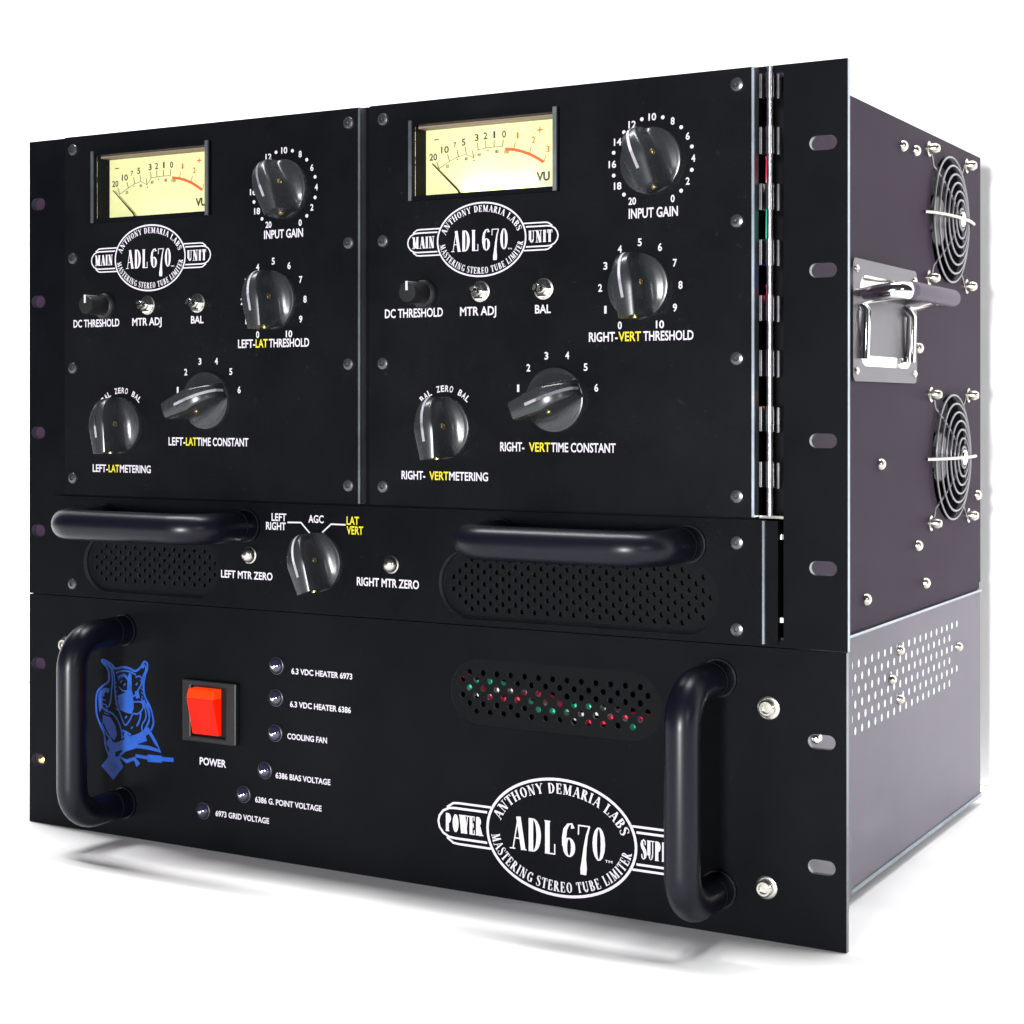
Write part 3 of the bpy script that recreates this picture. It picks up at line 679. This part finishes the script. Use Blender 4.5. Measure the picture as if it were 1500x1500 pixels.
b = bmesh.new(); box(b, -470, -24.6, 3.5, 320.5, 132.5, 136.4); obj('base_rail', b, 'purple', MU)

# ================================================================== LOWER UNIT
PS = thing('power_supply_unit', 'low black lower rack unit with red lit switch, two bow handles and silver perforated side', 'power supply', (-249, 0, 0))
ps = [93.4, 37]
PG = (-208, -91, 84.4, 117.8)
holes = [stadium(-18.9, -5.9, z - 3.3, z + 3.3, 6) for z in ps] + [stadium(-497.8, -486.6, z - 3.5, z + 3.5, 6) for z in ps] + [stadium(*PG, 12)]
b = bmesh.new(); plate(b, [rect(-499.5, -.8, .15, 134.1)] + holes, 0, 3, edge_mi=right_bare, hole_mi=2)
obj('front_panel', b, ['paint', 'edge', 'edge'], PS, label='black rack panel with red switch and oval grille')
grille(PS, (-206.5, -92.5, 85.9, 116.3), 7.9, 3.9, 1.6, .5, 1.3)
vents = []
for j in range(6):
    z = 116.6 - 6.55 * j
    for i in range(19 if j % 2 == 0 else 17):
        y = 77 + 5.3 * (j % 2) + 10.6 * i; vents.append([(y + 1.7 * math.cos(t * math.pi / 4), z + 2.2 * math.sin(t * math.pi / 4)) for t in range(8)])
chassis(-474, -24, 3, 321, 5.4, 132, 1.2, ['silver', 'edge'], vents, PS, 'silver grey steel case with rows of small vent holes')
b = bmesh.new(); box(b, -26.2, -24.12, 60, 285, 76, 122); obj('vent_light_sheet', b, 'hole', PS)  # added pale sheet imitating light seen through the vent holes
b = bmesh.new(); box(b, -24.3, -23.0, 64, 321, 131.0, 132.3); obj('top_flange', b, 'bare', PS)
b = bmesh.new(); box(b, -24.3, -23.0, 60, 321, 5.2, 7.4); obj('bottom_flange', b, 'bare', PS)
b = bmesh.new(); box(b, -24.0, -21.6, 3.2, 70, 5.6, 127); obj('ear_flange', b, 'silver', PS)
b = bmesh.new(); box(b, -470, -26.5, 22, 24, 8, 130); obj('dark_cavity_sheet', b, 'dark', PS)  # dark sheet behind the grille; its near-black stands in for shade
b = bmesh.new(); box(b, -499.3, -474.2, 3.4, 4.8, 1, 132); obj('slot_backing', b, 'purple', PS)  # added sheet so the left slots do not show bright backdrop
# twisted wires behind the grille
for ph, m in ((0, 'wred'), (math.pi, 'wgreen'), (math.pi / 2, 'wwhite')):
    pts = []
    for i in range(70):
        t = i / 69; x = -212 + 126 * t; a = ph + t * 15
        zc = 106 - 14 * t - 3 * math.sin(t * 3.1)
        pts.append((x, 7.5 + 2.0 * math.sin(a), zc + 4.3 * math.cos(a) * (1 - .3 * t)))
    obj('wire', tube(pts, 1.7, 8), m, PS, True)
for (x0, z0, x1, z1, m) in ((-167, 118, -162, 84, 'wyellow'), (-95, 84, -96, 117, 'wyellow'), (-118, 118, -117, 86, 'wblue'), (-205, 88, -120, 86.5, 'wwhite')):
    obj('wire', tube([(x0, 10, z0), ((x0 + x1) / 2 + 1, 9, (z0 + z1) / 2), (x1, 10, z1)], .9, 8), m, PS, True)

handle(PS, -62, 69.5, 98, False, 0); handle(PS, -425.5, 68.5, 98, False, 0)
# power switch
b = bmesh.new(); plate(b, [rect(-380.4, -343.0, 59.8, 93.8), rect(-374.5, -350, 63, 90.6)], -3.6, -.1); bevel(b, .7)
sw = obj('power_switch', b, 'plastic', PS, label='black framed rocker switch lit red')
def ssub(name, bm, mt, par, sm=False):
    o = obj(name, bm, mt, None, sm); o.parent = par; o.location = -(par.location + PS.location); return o
b = bmesh.new(); box(b, -374.4, -350.1, -1.4, -.9, 63.2, 90.4); ssub('switch_well', b, 'dark', sw)
def wedge(x0, x1, prof):
    bm = bmesh.new(); A = [bm.verts.new((x0, y, z)) for y, z in prof]; B = [bm.verts.new((x1, y, z)) for y, z in prof]
    bm.faces.new(A); bm.faces.new(B[::-1])
    for i in range(len(A)): j = (i + 1) % len(A); bm.faces.new((A[i], B[i], B[j], A[j]))
    bmesh.ops.recalc_face_normals(bm, faces=bm.faces[:]); return bm
ssub('rocker', bevel(wedge(-372.6, -354.4, [(-1.5, 64.4), (-4.2, 64.4), (-9.2, 84.6), (-1.5, 84.6)]), .4), 'red', sw)
ssub('rocker', bevel(wedge(-372.6, -354.4, [(-1.5, 84.7), (-9.3, 84.7), (-7.8, 89.6), (-1.5, 89.8)]), .4), 'redtop', sw)
# indicator sockets
ind = None
for x, z in ((-317.3, 105.2), (-317.7, 88), (-318.2, 69), (-325.2, 48.3), (-339.6, 33.8), (-367.6, 21.7)):
    if ind is None:
        ind = obj('indicator', lathe([(4.9, 0), (4.9, .8), (4.6, 1.3), (4.3, 1.4), (4.1, .9)], 28), 'screw', PS, True, (x, 0, z))
        local('lens', lathe([(4.2, .4), (4.1, 1.6), (3.3, 2.8), (1.8, 3.7), (0, 4.0)], 24), 'lens', ind, True)
        local('contact', lathe([(1.2, 3.6), (1.2, 4.5), (.6, 4.8), (0, 4.8)], 10), 'chrome', ind, True)
    else: copy_part(ind, PS, (x, 0, z))
Y3 = -.12
for s, a, c, z, h in (('POWER', -370.9, -352.4, 46.8, 4.0), ('6.3 VDC HEATER 6973', -308.1, -268.6, 101.6, 3.0), ('6.3 VDC HEATER 6386', -309, -269.5, 83.9, 3.0), ('COOLING FAN', -310.8, -284.8, 66.6, 3.0), ('6386 BIAS VOLTAGE', -318.6, -282.6, 44.8, 3.0), ('6386 G. POINT VOLTAGE', -332.4, -288.3, 30.3, 3.0), ('6973 GRID VOLTAGE', -359.7, -323, 19.6, 3.0)): b = bmesh.new(); sans(b, s, a, c, z, h, Y3, .022); obj('legend', b, 'print', PS)['label'] = 'white printed words ' + s
emblem(PS, -145.6, 34.0, 1.0, Y3, 'POWER', 'SUPPLY')
# ear bolts and handle bolts
for x, z in ((-37.4, 106.8), (-38.6, 24.6), (-469, 106.2)):
    bo = obj('bolt', lathe([(5.4, 0), (5.4, .8), (5.0, 1.1), (3.9, 1.1)], 24), 'steel', PS, True, (x, 0, z))
    local('bolt_head', lathe([(3.9, .8), (3.9, 4.0), (3.2, 4.6), (2.3, 4.6), (2.0, 3.2), (0, 3.2)], 6 if False else 24), 'steel', bo, True)
obj('bolt', lathe([(2.6, 1), (2.6, 3), (1.2, 4), (0, 4.2)], 14), 'brass', PS, True, (-491.2, 4.2, 37.0))
obj('bolt', lathe([(2.4, 1), (2.4, 3), (1.2, 4), (0, 4.2)], 14), 'chrome', PS, True, (-15.6, 4, 94.6))
for y, z in ((153, 115.3), (138.7, 101.7), (153, 89.3), (268, 103.2)):
    obj('rivet', lathe([(2.9, 0), (2.8, 1.4), (2.0, 2.8), (.9, 3.4), (0, 3.5)], 18, 'x'), 'steel', PS, True, (SX, y, z))

# blue printed badge: hound's head with headphones and a jack plug
DOG = {
  'outline': [(-443.0, 98.6), (-440.8, 99.3), (-435.3, 97.2), (-432.1, 95.0), (-427.4, 96.2), (-422.4, 96.0), (-417.4, 94.7), (-413.2, 97.5), (-411.1, 100.3), (-409.0, 100.0), (-408.6, 97.3), (-410.4, 92.3), (-411.4, 86.3), (-410.4, 81.0), (-406.9, 75.9), (-405.1, 71.8), (-404.1, 66.5), (-406.2, 62.0)],
  'left': [(-443.0, 98.6), (-441.1, 97.1), (-438.2, 94.5), (-437.2, 91.3), (-437.5, 87.5), (-441.9, 84.4), (-445.9, 80.8), (-447.0, 75.8), (-446.6, 68.1), (-444.0, 62.3), (-440.8, 56.6), (-440.0, 50.7), (-437.2, 44.9)],
  'ear_l': [(-435.3, 93.7), (-434.6, 88.3), (-435.3, 82.8), (-435.7, 77.8), (-437.2, 73.3), (-439.7, 72.6)],
  'ear_l2': [(-434.6, 95.9), (-433.2, 90.0), (-432.8, 83.0), (-431.7, 76.0), (-429.6, 71.3)],
  'cup': [(-437.2, 83.2), (-441.9, 79.5), (-442.6, 74.0), (-440.8, 70.8), (-434.6, 69.2), (-430.3, 65.2), (-427.8, 60.0), (-427.4, 55.2)],
  'jaw': [(-429.6, 71.3), (-427.4, 66.6), (-424.9, 63.5), (-421.7, 66.5), (-419.6, 70.0)],
  'brow': [(-430.3, 90.2), (-426.0, 91.7), (-423.1, 89.2), (-422.4, 83.8), (-426.7, 82.9), (-429.6, 84.9)],
  'brow2': [(-417.4, 91.2), (-413.9, 92.0), (-412.5, 88.9), (-415.3, 84.4), (-418.9, 80.3), (-421.0, 85.5), (-421.0, 93.1)],
  'neck': [(-413.2, 79.7), (-410.4, 74.5), (-409.7, 69.2), (-412.5, 64.7), (-412.5, 60.9)],
  'neck2': [(-409.0, 77.4), (-406.9, 71.6), (-408.3, 66.1), (-411.1, 61.6)],
  'nose': [(-418.9, 77.1), (-413.2, 77.5), (-411.8, 74.4), (-415.3, 70.9), (-419.6, 70.5)],
}
b = bmesh.new()
def smooth(p, n=5):
    q = [p[0]] + list(p) + [p[-1]]; out = []
    for i in range(1, len(q) - 2):
        for k in range(n):
            t = k / n; out.append(tuple(.5 * (2 * q[i][c] + (q[i + 1][c] - q[i - 1][c]) * t + (2 * q[i - 1][c] - 5 * q[i][c] + 4 * q[i + 1][c] - q[i + 2][c]) * t * t + (3 * q[i][c] - q[i - 1][c] - 3 * q[i + 1][c] + q[i + 2][c]) * t ** 3) for c in (0, 1)))
    return out + [p[-1]]
for k, v in DOG.items(): ribbon(b, smooth(v), 1.25 if k in ('outline', 'left') else .95, Y3)
ribbon(b, smooth([(-432.0, 92.5), (-427, 94.2), (-421.5, 94.0), (-417, 92.6)]), 1.0, Y3)
ribbon(b, smooth([(-441.2, 98.4), (-437.2, 96.4), (-434.6, 94.0)]), 1.6, Y3)
ribbon(b, smooth([(-412.2, 96.6), (-410.6, 98.6), (-409.8, 96.0), (-411.8, 92.0), (-412.6, 87.5)]), 1.0, Y3)
ribbon(b, smooth([(-444.4, 77.5), (-443.2, 80.5), (-439.6, 82.6), (-437.6, 81.0)]), 2.0, Y3)
ribbon(b, smooth([(-440.8, 66.2), (-436.8, 65.0), (-433.6, 61.0), (-432.6, 56.6)]), 1.9, Y3)
ribbon(b, smooth([(-442.4, 63.4), (-439.4, 58.4), (-436.2, 55.0)]), 1.7, Y3)
ribbon(b, smooth([(-411.2, 79.0), (-408.4, 73.5), (-407.2, 68.0), (-409.6, 63.2)]), 1.0, Y3)
ribbon(b, smooth([(-416.4, 63.6), (-414.2, 67.6), (-413.4, 71.6)]), 1.2, Y3)
ribbon(b, smooth([(-427.8, 60.4), (-424.6, 59.6), (-420.8, 58.2)]), 1.3, Y3)
for i in range(9): ribbon(b, [(-430.6 + i * 1.1, 93.2 - .5 * abs(i - 4)), (-429.9 + i * .95, 90.8 - .6 * abs(i - 4))], .5, Y3)
for i in range(7): ribbon(b, [(-433.6 + .2 * i, 88 - i * 2.6), (-431.6 + .25 * i, 86.9 - i * 2.6)], .55, Y3)
for i in range(6): ribbon(b, [(-414.2 + .35 * i, 90 - i * 2.2), (-412.4 + .2 * i, 88.6 - i * 2.2)], .55, Y3)
ribbon(b, [(-426.0, 58.0), (-421.7, 55.7), (-414.6, 58.0), (-406.9, 62.5)], 3.4, Y3)
ribbon(b, [(-438.2, 53.6), (-433.9, 49.6), (-427.4, 51.9), (-418.2, 55.5), (-409.7, 58.5)], 5.2, Y3)
ribbon(b, [(-406.9, 61), (-402.7, 55.9), (-399.2, 51.2), (-406.9, 52.3), (-416.7, 52.4), (-425.3, 49.4), (-429.6, 45.2), (-423.9, 43.0), (-418.2, 45.2), (-415.3, 41.7)], [2.2] * 9 + [3.6], Y3)
ribbon(b, [(-417.4, 46.9), (-409.7, 46.6), (-408.5, 46.5)], 1.9, Y3); ribbon(b, [(-408.6, 46.4), (-398, 46.8)], 4.0, Y3); ribbon(b, [(-398.2, 46.9), (-389.5, 47.3)], 2.4, Y3)
poly(b, [(-430.3, 79.9), (-423.9, 82.5), (-419.2, 80.0), (-418.6, 73.9), (-420.2, 70.2), (-424.6, 70.6), (-428.9, 71.9), (-430.6, 76.1)], Y3)
ribbon(b, [(-421.4, 93), (-421.8, 87), (-422.0, 81)], [2.0, 3.2, 3.6], Y3); ribbon(b, [(-416.5, 83.5), (-415.5, 79.5)], 3.0, Y3)
ribbon(b, [(-435.3, 52.8), (-434.6, 48.5), (-435.3, 43.5)], 5.0, Y3)
poly(b, [(-437.5, 44.4), (-429.6, 45.2), (-426.4, 39.5), (-433.9, 31.4), (-443.0, 38.6)], Y3)
for (x, z, l) in ((-428, 88, 1.6), (-425.5, 86.4, 1.4), (-416.5, 87.5, 1.4), (-424.5, 68, 1.5), (-415, 66, 1.3), (-420, 62.5, 1.3)):
    ribbon(b, [(x - l / 2, z - l / 2), (x + l / 2, z + l / 2)], .9, Y3)
for i in range(5): ribbon(b, [(-444.6 + i * .9, 79.5 - i * 2.6), (-440.8 + i * .9, 78.8 - i * 2.6)], .7, Y3)
bd = obj('emblem', b, 'bprint', PS, label='blue line-art badge of a hound wearing headphones')
b = bmesh.new()
poly(b, [(-441.9, 68.0), (-436.1, 66.9), (-432.5, 62.8), (-431.0, 57.5), (-433.2, 54.1), (-438.2, 56.9), (-441.9, 62.0)], Y3)
poly(b, [(-437.4, 41.4), (-432.2, 41.9), (-430.6, 39.3), (-434.2, 35.2), (-438.9, 38.9)], Y3 - .1)
poly(b, [(-445.5, 79), (-443.2, 81), (-442, 72), (-444.5, 69)], Y3)
ssub('emblem_shading', b, 'bprint2', bd)
